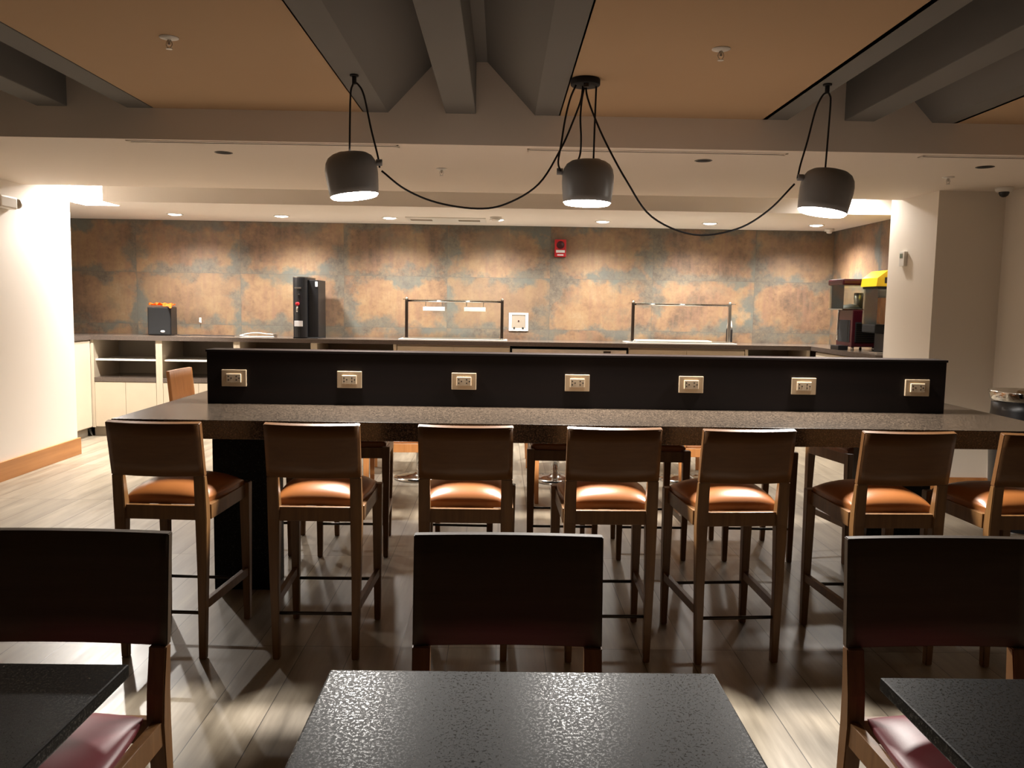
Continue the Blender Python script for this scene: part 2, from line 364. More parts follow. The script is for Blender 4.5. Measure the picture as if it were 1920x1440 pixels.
def post(x, pts):       # rear post: list of (y, z, width_x, depth_y)
    mb = MB(); rings = []
    for y, z, wx, wy, xo in pts:
        cx = x+xo; rings.append([mb.bm.verts.new(q) for q in ((cx-wx/2, y-wy/2, z), (cx+wx/2, y-wy/2, z), (cx+wx/2, y+wy/2, z), (cx-wx/2, y+wy/2, z))])
    for a, b in zip(rings, rings[1:]):
        for i in range(4): mb.bm.faces.new([a[i], a[(i+1) % 4], b[(i+1) % 4], b[i]])
    mb.bm.faces.new(rings[0][::-1]); mb.bm.faces.new(rings[-1]); bmesh.ops.recalc_face_normals(mb.bm, faces=mb.bm.faces)
    es = [e for e in mb.bm.edges if e.calc_face_angle(0) > 1.0]; bmesh.ops.bevel(mb.bm, geom=es, offset=.003, segments=2, affect='EDGES'); return mb
def make_stool():
    r = thing('bar_stool', 'x', 'bar stool'); W = 'board'
    for s_ in (-1, 1):
        # rear leg: foot, knee at seat, then post up to the board
        post(s_*.170, [(-.222, 0, .028, .030, -s_*.005), (-.218, .35, .038, .036, 0), (-.212, .60, .048, .044, 0), (-.216, .66, .048, .042, 0), (-.232, .782, .046, .026, 0)]).build('leg', W, r)
        post(s_*.192, [(.226, 0, .028, .030, 0), (.224, .35, .038, .038, 0), (.220, .660, .046, .046, 0)]).build('leg', W, r)
        MB().box(s_*.186-.012, s_*.186+.012, -.19, .20, .590, .652, .002).build('seat_rail', W, r)
        MB().taper((s_*.178, -.20, 0), (.001, .001), (s_*.178, -.2, .001), (.001, .001)).bm.free()
        MB().hexa([(s_*.176-.011, -.205, .215), (s_*.176+.011, -.205, .215), (s_*.193+.011, .212, .215), (s_*.193-.011, .212, .215),
                   (s_*.176-.011, -.205, .252), (s_*.176+.011, -.205, .252), (s_*.193+.011, .212, .252), (s_*.193-.011, .212, .252)], .002).build('side_stretcher', W, r)
    MB().box(-.148, .148, -.226, -.204, .592, .652, .002).build('seat_rail', W, r)
    MB().box(-.17, .17, .208, .232, .590, .652, .002).build('seat_rail', W, r)
    MB().tube([(-.160, -.220, .197), (.160, -.220, .197)], .0075, 10, 1).build('foot_bar', 'darkmetal', r)
    MB().tube([(-.180, .225, .197), (.180, .225, .197)], .0075, 10, 1).build('foot_bar', 'darkmetal', r)
    c = cushion(.385, .40, .648, .024, .062); bmesh.ops.translate(c.bm, verts=c.bm.verts, vec=(0, .012, 0)); c.build('seat_cushion', 'leather', r)
    backboard(.386, .386, .782, 1.003, -.246, -.285, .030, .028).build('backrest', 'board_h', r)
    return r
near = [(-1.383, -3.0, 'leftmost near-side bar stool, in front of the dark support slab'),
        (-.760, 0.0, 'second wooden bar stool from the left on the near side of the bar'),
        (-.138, 0.0, 'third near-side bar stool from the left, just behind the middle dining chair'),
        (.462, 1.0, 'near-side bar stool directly below the centre pendant lamp'),
        (.998, 4.0, 'fifth near-side bar stool from the left, turned slightly with its left legs showing'),
        (1.662, 2.0, 'sixth near-side bar stool from the left, behind the right dining chair'),
        (2.225, 3.0, 'rightmost near-side bar stool, cut off by the right edge of the view')]
proto = make_stool()
for i, (x, a, lb) in enumerate(near):
    o = proto if i == 0 else copy_tree(proto)
    o.location = (x, 3.60, 0); o.rotation_euler = (0, 0, math.radians(a)); o['label'] = lb; o['group'] = 'bar stools along the near side of the bar'
far = [(-1.42, 1, 'far-side bar stool mostly hidden behind the left support slab of the bar'),
       (-.865, 2, 'far-side bar stool seen through the legs of the second near stool'),
       (-.235, -2, 'far-side bar stool almost fully hidden behind the third near stool'),
       (.375, 0, 'far-side bar stool seen between the third and fourth near stools'),
       (.905, 0, 'far-side bar stool seen between the fourth and fifth near stools'),
       (1.54, -1, 'far-side bar stool showing right of the fifth near stool'),
       (2.19, 12, 'rightmost far-side bar stool, turned with its seat rail catching light')]
for x, a, lb in far:
    o = copy_tree(proto); o.location = (x, 5.02, 0); o.rotation_euler = (0, 0, PI+math.radians(a)); o['label'] = lb; o['group'] = 'bar stools along the far side of the bar'

def make_dining(seat='maroon', W='board_light'):
    r = thing('dining_chair', 'x', 'chair')
    for s_ in (-1, 1):
        post(s_*.222, [(-.255, 0, .030, .032, -s_*.006), (-.225, .20, .040, .040, 0), (-.205, .42, .046, .046, 0), (-.208, .50, .046, .040, 0), (-.222, .618, .046, .028, 0)]).build('leg', W, r)
        post(s_*.222, [(.222, 0, .030, .032, 0), (.216, .43, .044, .044, 0)]).build('leg', W, r)
        MB().box(s_*.226-.013, s_*.226+.013, -.19, .20, .365, .43, .002).build('seat_rail', W, r)
    MB().box(-.20, .20, -.218, -.194, .365, .43, .002).build('seat_rail', W, r)
    MB().box(-.20, .20, .206, .230, .365, .43, .002).build('seat_rail', W, r)
    c = cushion(.44, .41, .43, .012, .035); bmesh.ops.translate(c.bm, verts=c.bm.verts, vec=(0, .012, 0)); c.build('seat_cushion', seat, r)
    backboard(.490, .490, .618, .905, -.236, -.262, .012, .024, -.002).build('backrest', 'board_lh' if W == 'board_light' else W, r)
    return r
din = make_dining()
dl = [(.027, 1.855, PI, 'dining chair at the centre black table, its back facing the bar', 'dining chairs at the near tables'),
      (-1.09, 1.845, PI-.02, 'dining chair with maroon seat at the left table', 'dining chairs at the near tables'),
      (1.165, 1.875, PI+.03, 'dining chair with maroon seat at the right table', 'dining chairs at the near tables')]
for i, (x, y, a, lb, g_) in enumerate(dl):
    o = din if i == 0 else copy_tree(din)
    o.location = (x, y, 0); o.rotation_euler = (0, 0, a); o['label'] = lb; o['group'] = g_
dl = [(-2.49, 7.08, math.radians(-91), 'orange-lit wooden chair standing alone beyond the left end of the bar'),
      (-.92, 7.72, PI+.05, 'wooden chair at the left low table, seen in the gap under the bar'),
      (-.80, 6.45, .05, 'wooden chair on the near side of the left low table, orange legs under the bar'),
      (.48, 7.75, PI, 'wooden chair beyond the centre low table, under the bar'),
      (.50, 6.42, 0, 'wooden chair on the near side of the centre low table'),
      (1.60, 6.42, .03, 'wooden chair on the near side of the right low table'),
      (1.62, 7.78, PI-.05, 'wooden chair beyond the right low table, under the bar')]
din2 = None
for x, y, a, lb in dl:
    if din2 is None: o = din2 = make_dining('leather', 'board_far')
    else: o = copy_tree(din2)
    o.location = (x, y, 0); o.rotation_euler = (0, 0, a); o['label'] = lb; o['group'] = 'chairs at the low tables behind the bar'

# ------------------------------------------------------------------ tables
def table(x0, x1, y0, y1, lb, top, mat_base, z=.74, th=.028, group=None):
    cx, cy = (x0+x1)/2, (y0+y1)/2
    t = thing('pedestal_table', lb, 'table', (cx, cy, 0), 0, group); hx, hy = (x1-x0)/2, (y1-y0)/2
    MB().box(-hx, hx, -hy, hy, z-th, z, .004).build('table_top', top, t)
    MB().box(-.20, .20, -.20, .20, z-th-.012, z-th).build('mounting_plate', 'blackmat', t)
    MB().cyl((0, 0, .02), .036, z-th-.03, 32).build('column', mat_base, t)
    MB().lathe([(0, 0), (.225, 0), (.23, .006), (.225, .014), (.14, .026), (.06, .036), (.04, .05), (0, .05)], 48).build('foot_disc', mat_base, t)
    return t
table(-.345, .455, .955, 1.660, 'black speckled granite table top in the centre foreground with lamp glints', 'table', 'chrome', group='near granite tables')
table(-1.566, -.766, .97, 1.676, 'black granite table in the left foreground, cut off by the left edge', 'table', 'chrome', group='near granite tables')
table(.797, 1.597, .94, 1.648, 'black granite table in the right foreground, cut off by the right edge', 'table', 'chrome', group='near granite tables')
table(-1.06, -.30, 6.7, 7.4, 'low table with round chrome foot behind the bar, left one', 'bar', 'chrome', group='low tables behind the bar')
table(.10, .86, 6.7, 7.4, 'low table with round chrome foot behind the bar, centre one', 'bar', 'chrome', group='low tables behind the bar')
table(1.24, 2.0, 6.75, 7.45, 'low table with round chrome foot behind the bar, right one', 'bar', 'chrome', group='low tables behind the bar')

# ------------------------------------------------------------------ pendants
YP = 4.25
def lamp(cx, cz, tilt, side, hook, label, clip_x, cables, rz=0.0):
    t = thing('pendant_lamp', label, 'pendant lamp', (cx, YP, cz), 0, 'charcoal pendant lamps over the bar')
    R = Matrix.Rotation(tilt, 4, 'Y')
    prof = [(.018, .112), (.060, .112), (.088, .105), (.110, .090), (.124, .066), (.130, .036), (.1305, .005), (.128, -.03), (.124, -.07), (.1205, -.098),
            (.1175, -.098), (.121, -.07), (.125, -.03), (.1275, .005), (.127, .034), (.121, .063), (.107, .086), (.086, .101), (.060, .108), (.018, .108)]
    MB().lathe(prof, 56, R, close=True).build('shade', 'shade', t)
    MB().lathe([(0, -.070), (.119, -.070), (.119, -.098), (.110, -.108), (0, -.114)], 48, R).build('diffuser', 'bulb', t)
    tb = MB().lathe([(0, .118), (.030, .118), (.034, .112), (.034, .106), (0, .106)], 24, R @ Matrix.Translation((side*-.03, 0, 0)))
    tb.build('cable_gland', 'shade', t)
    q = R @ Vector((side*.128, 0, .052))
    MB().cyl((q.x-(.0 if side > 0 else .030), q.y, q.z-.0), .0165, .030, 20, 'x').build('cable_clip', 'shade', t)
    m = MB()
    for pts in cables: m.tube([(x-cx, y-YP, z-cz) for x, y, z in pts], .0048, 8, 6)
    m.build('cord', 'cord', t)
    if hook:
        hx, hz = hook; m = MB().cyl((hx-cx, 0, TZ-.045-cz), .011, .045, 20); m.cyl((hx-cx, 0, TZ-.008-cz), .022, .008, 24); m.build('ceiling_hook', 'blackmat', t)
    # the lamp's own light
    l = bpy.data.lights.new('pendant_light', 'AREA'); l.shape = 'DISK'; l.size = .22; l.energy = P_PEND; l.color = WARM; l.spread = math.radians(150)
    lo = bpy.data.objects.new('pendant_light', l); COL.objects.link(lo); lo.parent = t; lo.matrix_local = R @ Matrix.Translation((0, 0, -.119))
    return t
hL, hR = -.748, 1.612
lamp(-.760, 2.128, math.radians(-7), 1, (hL, 0), 'charcoal pendant lamp at the left, tilted with its cord clipped on the right', 0,
     [[(-.772, YP, 2.235), (-.770, YP, 2.40), (-.766, YP, 2.53), (-.756, YP, 2.570), (hL, YP, 2.580), (-.728, YP, 2.572), (-.70, YP, 2.52), (-.665, YP, 2.36), (-.632, YP, 2.23), (-.622, YP, 2.170)],
      [(-.612, YP, 2.155), (-.493, YP, 2.066), (-.332, YP, 2.003), (-.13, YP, 1.977), (.017, YP, 2.004), (.177, YP, 2.104), (.285, YP, 2.28), (.345, YP, 2.42), (.380, YP, 2.52), (.388, YP, 2.586)]])
lamp(.424, 2.113, math.radians(1), -1, None, 'charcoal pendant lamp in the middle, hanging straight below the ceiling canopy', 0,
     [[(.450, YP, 2.21), (.452, YP, 2.40), (.455, YP, 2.586)], [(.285, YP-.02, 2.165), (.272, YP-.02, 2.21), (.285, YP-.02, 2.30), (.302, YP-.02, 2.42), (.325, YP-.02, 2.52), (.352, YP-.02, 2.586)],
      [(.365, YP+.03, 2.205), (.385, YP+.03, 2.26), (.388, YP+.03, 2.34), (.382, YP+.03, 2.44), (.388, YP+.03, 2.53), (.398, YP+.03, 2.586)]])
lamp(1.632, 2.088, math.radians(9), -1, (hR, 0), 'charcoal pendant lamp at the right, tilted with its cord clipped on the left', 0,
     [[(1.622, YP, 2.195), (1.628, YP, 2.38), (1.632, YP, 2.53), (1.626, YP, 2.566), (hR, YP, 2.578), (1.588, YP, 2.560), (1.558, YP, 2.49), (1.525, YP, 2.34), (1.495, YP, 2.22), (1.484, YP, 2.155)],
      [(1.470, YP, 2.127), (1.342, YP, 1.992), (1.183, YP, 1.896), (.967, YP, 1.866), (.742, YP-.06, 1.945), (.598, YP-.15, 2.105), (.492, YP-.15, 2.285), (.435, YP-.09, 2.43), (.408, YP-.03, 2.53), (.402, YP-.01, 2.586)]])
t = thing('pendant_canopy', 'flat black round ceiling canopy where the three lamp cords meet', 'ceiling canopy', (.400, YP, TZ))
MB().lathe([(0, 0), (.072, 0), (.074, -.003), (.074, -.028), (.070, -.032), (0, -.032)], 40).build('canopy_disc', 'blackmat', t)
MB().cyl((0, -.05, -.05), .014, .02, 20).build('cable_grip', 'darkmetal', t)

# ------------------------------------------------------------------ ceiling fittings
DX = (-3.46, -2.34, -1.20, -.06, 1.06, 2.20, 3.34); d0 = None
dlab = ['leftmost lit recessed downlight above the orange cloth box', 'second lit downlight from the left, above the hot water dispenser', 'third lit downlight from the left, above the left sneeze guard',
        'middle lit downlight beside the smoke detector', 'lit downlight right of the fire alarm strobe', 'lit downlight above the right sneeze guard', 'rightmost lit downlight near the tiled corner']
for x, lb in zip(DX, dlab):
    if d0 is None:
        d0 = thing('recessed_downlight', lb, 'downlight', (x, 8.92, BZ), 0, 'lit downlights over the back counter')
        MB().lathe([(.062, 0), (.082, 0), (.084, -.004), (.080, -.008), (.062, -.004)], 36, close=True).build('trim_ring', 'whitep', d0)
        MB().lathe([(0, -.001), (.062, -.001), (.062, -.006), (.04, -.012), (0, -.014)], 36).build('lens', 'down', d0)
    else:
        o = copy_tree(d0); o.location = (x, 8.92, BZ); o['label'] = lb
    spot('downlight_lamp', (x, 8.92, BZ-.03), (x, 8.92, 0), P_DOWN, 150, 1.0, .055)
d1 = None
for x, y, lb in ((-1.80, 5.466, 'unlit black recessed downlight near the left pendant lamp'), (1.285, 5.44, 'unlit black recessed downlight between the centre and right pendants'), (3.14, 5.485, 'unlit black recessed downlight at the far right of the ceiling')):
    if d1 is None:
        d1 = thing('recessed_downlight', lb, 'downlight', (x, y, CZ), 0, 'unlit downlights on the near ceiling')
        MB().lathe([(.048, 0), (.056, 0), (.057, -.002), (.048, -.003)], 32, close=True).build('trim_ring', 'darkmetal', d1)
        MB().lathe([(0, -.0005), (.048, -.0005), (.048, -.0022), (0, -.0022)], 32).build('lens', 'blackmat', d1)
    else:
        o = copy_tree(d1); o.location = (x, y, CZ); o['label'] = lb
for x0, x1, y, lb in ((-2.26, -.634, 5.13, 'long slot air diffuser at the left, behind the left pendant'), (.14, 1.73, 5.17, 'long slot air diffuser between the centre and right pendants'), (2.545, 3.93, 5.15, 'slot air diffuser at the right edge of the ceiling')):
    t = thing('slot_diffuser', lb, 'air vent', ((x0+x1)/2, y, CZ), 0, 'slot diffusers on the near ceiling'); h_ = (x1-x0)/2
    MB().box(-h_, h_, -.035, -.012, -.004, .0, .001).box(-h_, h_, .012, .035, -.004, 0, .001).box(-h_, -h_+.015, -.035, .035, -.004, 0).box(h_-.015, h_, -.035, .035, -.004, 0).build('frame', 'soffit', t)
    MB().box(-h_+.015, h_-.015, -.012, .012, -.002, -.0002).build('slot', 'blackmat', t)
sp = None
for x, y, z, lb in ((-1.449, 3.715, TZ, 'fire sprinkler on the tan ceiling at the upper left'), (.938, 3.72, TZ, 'fire sprinkler on the tan ceiling right of the canopy'),
                    (-.436, 5.95, CZ, 'fire sprinkler on the beige ceiling right of the left pendant'), (3.134, 5.92, CZ, 'fire sprinkler on the beige ceiling above the right wall corner')):
    if sp is None:
        sp = thing('sprinkler_head', lb, 'sprinkler', (x, y, z), 0, 'ceiling sprinklers')
        MB().lathe([(0, 0), (.040, 0), (.040, -.003), (.018, -.010), (0, -.010)], 28).build('escutcheon', 'whitep', sp)
        MB().cyl((0, 0, -.032), .006, .024, 12).tube([(-.007, 0, -.012), (-.013, 0, -.03), (-.004, 0, -.046)], .002, 6, 4).tube([(.007, 0, -.012), (.013, 0, -.03), (.004, 0, -.046)], .002, 6, 4).build('frame_arms', 'steel', sp)
        MB().cyl((0, 0, -.050), .014, .003, 20).build('deflector', 'steel', sp)
    else:
        o = copy_tree(sp); o.location = (x, y, z); o['label'] = lb
t = thing('smoke_detector', 'round white smoke detector on the back ceiling', 'smoke detector', (-.073, 8.66, BZ))
MB().lathe([(0, 0), (.062, 0), (.062, -.014), (0, -.014)], 32).build('base', 'whitep', t)
MB().lathe([(0, -.014), (.05, -.014), (.048, -.032), (.03, -.04), (0, -.042)], 32).build('sensor_chamber', 'whitep', t)
t = thing('ceiling_sensor', 'small white round sensor on the back ceiling near the right tiled corner', 'sensor', (3.63, 9.3, BZ))
MB().lathe([(0, 0), (.052, 0), (.052, -.03), (0, -.03)], 28).build('base', 'whitep', t); MB().lathe([(0, -.03), (.035, -.03), (.025, -.05), (0, -.055)], 28).build('sensor_dome', 'whitep', t)
t = thing('ceiling_air_vent', 'white ceiling air vent panel above the left sneeze guard', 'air vent', (-.6, 9.0, BZ))
MB().box(-.42, .42, -.22, .22, -.010, 0, .003).build('panel', 'whitep', t)
for cx in (-.27, .24):
    m = MB()
    for k_ in range(4): m.box(cx-.115, cx+.115, -.06+k_*.035, -.045+k_*.035, -.013, -.0095)
    m.build('grille', 'shelfgrey', t)
t = thing('security_camera', 'white dome security camera with dark lens on the right wall corner', 'security camera', (3.80, 6.36, CZ))
MB().lathe([(0, 0), (.062, 0), (.062, -.02), (.054, -.034), (0, -.034)], 36).build('housing', 'whitep', t)
MB().lathe([(.036, -.034), (.036, -.044), (.028, -.062), (.012, -.072), (0, -.073)], 32).build('dome_lens', 'black', t)
t = thing('emergency_light', 'white emergency light fitting high on the left wall', 'emergency light', (XL, 6.93, 2.26))
MB().box(0, .07, -.20, .03, -.055, .045, .015).build('housing', 'whitep', t)
MB().lathe([(0, 0), (.02, 0), (.038, .04), (.04, .055), (0, .055)], 28, Matrix.Translation((.035, .035, .0)) @ Matrix.Rotation(-PI/2, 4, 'X')).build('lamp_head', 'shelfgrey', t)
t = thing('thermostat', 'white wall thermostat with grey screen on the right white wall', 'thermostat', (3.42, 7.08, 1.935))
MB().box(-.028, 0, -.045, .045, -.062, .062, .004).build('body', 'whitep', t)
MB().box(-.030, -.027, -.018, .032, .008, .045, .001).build('screen', 'screen', t)
# wall-wash fittings up inside the coffer
def washer(x, y, z, tx, ty, power, size, lb):
    t = thing('wall_washer', lb, 'light fitting', (x, y, z), 0)
    MB().cyl((0, 0, -.20), .045, .20, 28).build('housing', 'whitep', t); MB().cyl((0, 0, -.206), .038, .006, 28).build('lens', 'down', t)
    spot('wall_washer_lamp', (x, y, z-.215), (tx, ty, .4), power, size, .5, .04)
washer(-3.885, 8.03, 2.86, -3.90, 8.0, P_WASH_L, 160, 'round ceiling spotlight in the recess washing the left wall')
washer(3.22, 7.74, 2.86, 3.24, 7.70, P_WASH_R, 160, 'round ceiling spotlight in the recess washing the right white wall')

# ------------------------------------------------------------------ back counter
KZ = 1.095
t = thing('granite_countertop', 'grey brown granite countertop running along the tiled back wall', 'countertop', (0, 9.3, 0))
poly = [(-6.3, 7.93), (-4.40, 7.93), (-4.40, 8.95), (3.36, 8.95), (3.36, 7.39), (3.80, 7.39), (3.80, 9.595), (-6.3, 9.595)]
m = MB().prism(poly, 2, KZ-.045, KZ); m = rel(m, t); m.build('stone_slab', 'counter', t)
def shelf_unit(x0, x1, lb, first):
    t = thing('open_cabinet', lb, 'cabinet', ((x0+x1)/2, 9.28, 0), 0, 'open shelf cabinets under the back counter'); h_ = (x1-x0)/2; F = -.31; B = .30
    for s_ in (-1, 1):
        a = s_*h_; MB().box(min(a, a-s_*.035), max(a, a-s_*.035), F, B, .10, KZ-.045, .001).build('side_panel', 'cream', t)
    MB().box(-h_+.035, h_-.035, B-.02, B, .10, KZ-.045).build('back_panel', 'shelfgrey', t)
    MB().box(-h_+.035, h_-.035, F+.04, B-.02, .825, .842).build('shelf', 'whitep', t)
    MB().box(-h_+.035, h_-.035, F-.005, B-.02, .60, .645, .002).build('stone_shelf', 'counter', t)
    for s_ in (-1, 1):
        MB().box(min(0, s_*(h_-.037))+.0015, max(0, s_*(h_-.037))-.0015, F, F+.018, .11, .595, .001).build('door', 'cream', t)
    MB().box(-h_, h_, F+.05, F+.065, 0, .10).build('toe_kick', 'shelfgrey', t)
    return t
shelf_unit(-4.42, -3.685, 'open shelf cabinet under the black box with orange cloth, at the far left', 1)
shelf_unit(-3.685, -2.85, 'open shelf cabinet behind the lone orange-lit chair', 0)
shelf_unit(-2.85, -2.02, 'open shelf cabinet left of the hot water dispenser', 0)
shelf_unit(-2.02, -1.13, 'open shelf cabinet right of the hot water dispenser', 0)
def door_unit(x0, x1, lb, n=2):
    t = thing('door_cabinet', lb, 'cabinet', ((x0+x1)/2, 9.28, 0), 0, 'cream door cabinets under the back counter'); h_ = (x1-x0)/2
    MB().box(-h_, h_, -.29, .30, .10, KZ-.045).build('body', 'cream', t); w_ = 2*h_/n
    for k_ in range(n): MB().box(-h_+k_*w_+.002, -h_+(k_+1)*w_-.002, -.312, -.292, .11, KZ-.065, .001).build('door', 'cream', t)
    MB().box(-h_, h_, -.24, -.225, 0, .10).build('toe_kick', 'shelfgrey', t)
    return t
door_unit(-1.125, .095, 'cream two-door cabinet under the left sneeze guard')
door_unit(1.385, 2.645, 'cream two-door cabinet under the right sneeze guard')
shelf_unit(2.65, 3.36, 'open shelf cabinet in the right corner under the counter', 0)
t = thing('undercounter_fridge', 'stainless steel undercounter fridge between the cream door cabinets', 'fridge', (.74, 9.28, 0))
MB().box(-.635, .635, -.25, .30, .06, KZ-.06).build('body', 'blackmat', t); MB().box(-.62, .62, -.30, -.25, .970, 1.020, .004).build('top_trim', 'satin', t)
for a, b in ((-.62, -.003), (.003, .62)):
    d_ = MB().box(a, b, -.31, -.255, .10, .96, .004).build('door', 'steel', t); MB().box(a+.04, b-.04, -.325, -.31, .91, .93, .004).build('handle', 'darkmetal', d_)
MB().box(.37, .45, -.303, -.299, .985, 1.007).build('badge', 'darkmetal', t)
for x_ in (-.15, .30): MB().cyl((x_, -.299, .995), .008, .005, 14, 'y').build('screw', 'darkmetal', t)
# side runs
t = thing('side_cabinet', 'cream side cabinet turning the counter towards the left white wall', 'cabinet', (-4.75, 8.45, 0))
MB().box(-.30, .32, -.50, .52, .10, KZ-.045).build('body', 'cream', t); MB().box(.32, .338, -.49, .50, .11, KZ-.06, .001).build('door', 'cream', t); MB().box(.26, .275, -.5, .52, 0, .10).build('toe_kick', 'shelfgrey', t)
t = thing('side_cabinet', 'cream side cabinet under the drink dispensers on the right', 'cabinet', (3.59, 8.16, 0))
MB().box(-.17, .20, -.76, .76, .10, KZ-.045).build('body', 'cream', t); MB().box(-.19, -.17, -.75, 0, .11, KZ-.06, .001).build('door', 'cream', t); MB().box(-.19, -.17, .004, .75, .11, KZ-.06, .001).build('door', 'cream', t); MB().box(-.13, -.115, -.76, .76, 0, .10).build('toe_kick', 'shelfgrey', t)

# ------------------------------------------------------------------ things on the back counter
t = thing('box_speaker', 'black box with a white oval badge, orange cloth lying on top', 'speaker', (-3.775, 9.31, KZ), math.radians(6))
MB().box(-.125, .125, -.12, .12, .004, .315, .012).build('cabinet', 'black', t)
MB().box(-.115, .115, -.126, -.119, .014, .305, .004).build('grille', 'blackmat', t)
b = MB().lathe([(0, 0), (.024, 0), (.022, .003), (0, .004)], 24, Matrix.Translation((.035, -.126, .045)) @ Matrix.Rotation(PI/2, 4, 'X') @ Matrix.Scale(.55, 4, (0, 1, 0))); b.build('badge', 'sticker', t)
# crumpled cloth
m = MB(); N = 22; V = {}
random.seed(3)
def cz(u, v): return .010+.022*abs(math.sin(5.3*u+2.1*v+.6))*abs(math.cos(3.1*v-1.4*u))+.012*math.sin(9*u*v+1)**2
for i in range(N+1):
    for j in range(N+1):
        u, v = 2*i/N-1, 2*j/N-1; x = u*.122+.012*math.sin(4*v); y = v*.105+.012*math.sin(5*u); z = cz(u, v)
        if u > .55 and v < -.2: x += .012; 
        if v < -.82 and u > .2: y -= .028; z -= .022+.018*(u-.2)
        V[i, j] = m.bm.verts.new((x, y, z))
for i in range(N):
    for j in range(N): f = m.bm.faces.new([V[i, j], V[i+1, j], V[i+1, j+1], V[i, j+1]]); f.smooth = True
bmesh.ops.solidify(m.bm, geom=m.bm.faces[:], thickness=-.004)
o = m.build('folded_cloth', 'orangecloth'); o.location = (-3.775, 9.31, KZ+.320); o.rotation_euler = (0, 0, math.radians(6)); tag(o, 'crumpled orange cloth lying on top of the black box', 'cloth')
m = MB().tube([(-3.62, 9.33, KZ+.005), (-3.52, 9.27, KZ+.005), (-3.40, 9.36, KZ+.006), (-3.28, 9.29, KZ+.005), (-3.16, 9.22, KZ+.006), (-3.05, 9.30, KZ+.005), (-2.96, 9.25, KZ+.005)], .004, 8, 6)
tag(m.build('power_cable', 'cord'), 'thin black cable lying on the counter beside the black box', 'cable')
t = thing('serving_tongs', 'pale metal serving tongs lying open on the back counter', 'tongs', (-2.68, 9.22, KZ))
MB().tube([(-.21, 0, .012), (-.12, -.02, .035), (-.02, -.01, .045), (.09, -.005, .034), (.19, 0, .028)], .006, 8, 6).build('upper_arm', 'whitep', t)
MB().tube([(-.21, 0, .012), (-.12, -.07, .006), (0, -.08, .006), (.10, -.05, .006), (.18, -.04, .006)], .006, 8, 6).build('lower_arm', 'whitep', t)
MB().box(.165, .20, -.045, .012, .002, .038, .004).build('handle_joint', 'steel', t)
t = thing('wall_hook', 'small white hook on the tiled wall right of the black box', 'hook', (-3.46, 9.6, 1.26))
MB().box(-.012, .012, -.006, 0, -.03, .03, .002).tube([(0, -.004, -.012), (0, -.028, -.024), (0, -.034, -.006)], .004, 8, 5).build('hook_body', 'whitep', t)
# hot water dispenser
t = thing('hot_water_dispenser', 'tall narrow black hot water dispenser with red tap lever', 'water dispenser', (-2.14, 9.22, KZ))
body = MB(); pf = []
for k_ in range(13):
    a = PI+k_*PI/12; pf.append((-.04+.078*math.cos(a), -.17+.05*math.sin(a)))
pf += [(.038, .22), (-.118, .22)]
body.prism(pf, 2, .012, .655); body.build('front_column', 'black', t)
MB().box(.040, .150, -.155, .22, .012, .632, .006).build('tank_housing', 'black', t)
MB().box(-.118, .15, -.19, .22, 0, .012, .003).build('base', 'blackmat', t)
m = MB(); m.prism([(x*1.0, y) for x, y in pf], 2, .655, .664); m.build('top_cap', 'steel', t)
tp = MB().cyl((-.055, -.222, .375), .016, .028, 20, 'y').build('tap_valve', 'darkred', t)
MB().cyl((-.055, -.262, .372), .018, .04, 20, 'y').build('tap_lever', 'red', tp)
MB().tube([(-.055, -.22, .345), (-.055, -.252, .335), (-.055, -.258, .285)], .010, 10, 5).build('spout', 'chrome', tp)
MB().box(-.095, -.005, -.2235, -.2185, .13, .19, .001).build('label_plate', 'sticker', t)
MB().box(-.09, -.02, -.2225, -.2185, .535, .550, .001).build('logo_strip', 'steel', t)
MB().cyl((-.045, -.224, .47), .010, .006, 16, 'y').build('indicator', 'darkmetal', t)
MB().box(.118, .144, -.158, -.154, .56, .615).build('rear_sticker', 'sticker', t)
# sneeze guards
def guard(x0, x1, lb, lamps, left_mat, right_mat):
    cx = (x0+x1)/2; h_ = (x1-x0)/2
    t = thing('sneeze_guard', lb, 'sneeze guard', (cx, 9.17, KZ), 0, 'buffet sneeze guards')
    MB().box(-h_-.075, h_+.06, -.14, .22, 0, .012, .003).build('steel_frame', 'satin', t)
    MB().box(-h_-.03, h_+.02, -.10, .18, .012, .022, .003).build('well_lid', 'steel', t)
    for s_, mt in ((-1, left_mat), (1, right_mat)):
        p_ = MB().box(s_*h_-.016, s_*h_+.016, -.016, .016, .012, .44, .003).build('post', mt, t)
        MB().lathe([(0, 0), (.017, 0), (.017, .012), (.010, .024), (0, .028)], 20, Matrix.Translation((s_*h_, 0, .44))).build('post_cap', 'chrome', p_)
        MB().cyl((s_*h_, 0, .012), .032, .012, 24).build('post_flange', 'chrome', p_)
    MB().tube([(-h_, 0, .425), (h_, 0, .425)], .010, 12, 1).build('top_rail', 'chrome', t)
    MB().box(-h_-.02, h_+.02, -.17, .20, .437, .444, .002).build('glass_shelf', 'glass', t)
    for lx, lm in lamps:
        q_ = MB().box(lx-.118, lx+.118, -.04, .04, .318, .362, .004).build('heat_lamp', lm, t)
        MB().box(lx-.095, lx-.088, -.004, .004, .362, .42).box(lx+.088, lx+.095, -.004, .004, .362, .42).build('hanger', 'steel', q_)
    return t
guard(-1.045, .005, 'left steel sneeze guard with two hanging heat lamps and dark posts', [(-.225, 'sticker'), (.225, 'whitep')], 'bronze', 'bronze')
g2 = guard(1.45, 2.52, 'right steel sneeze guard without heat lamps, beside the pump bottle', [], 'bronze', 'steel')
MB().box(-.50, .32, -.12, .10, .022, .036, .003).build('cutting_board', 'whitep', g2)
t = thing('pump_bottle', 'dark bottle with a white spray top behind the right sneeze guard', 'bottle', (2.60, 9.445, KZ))
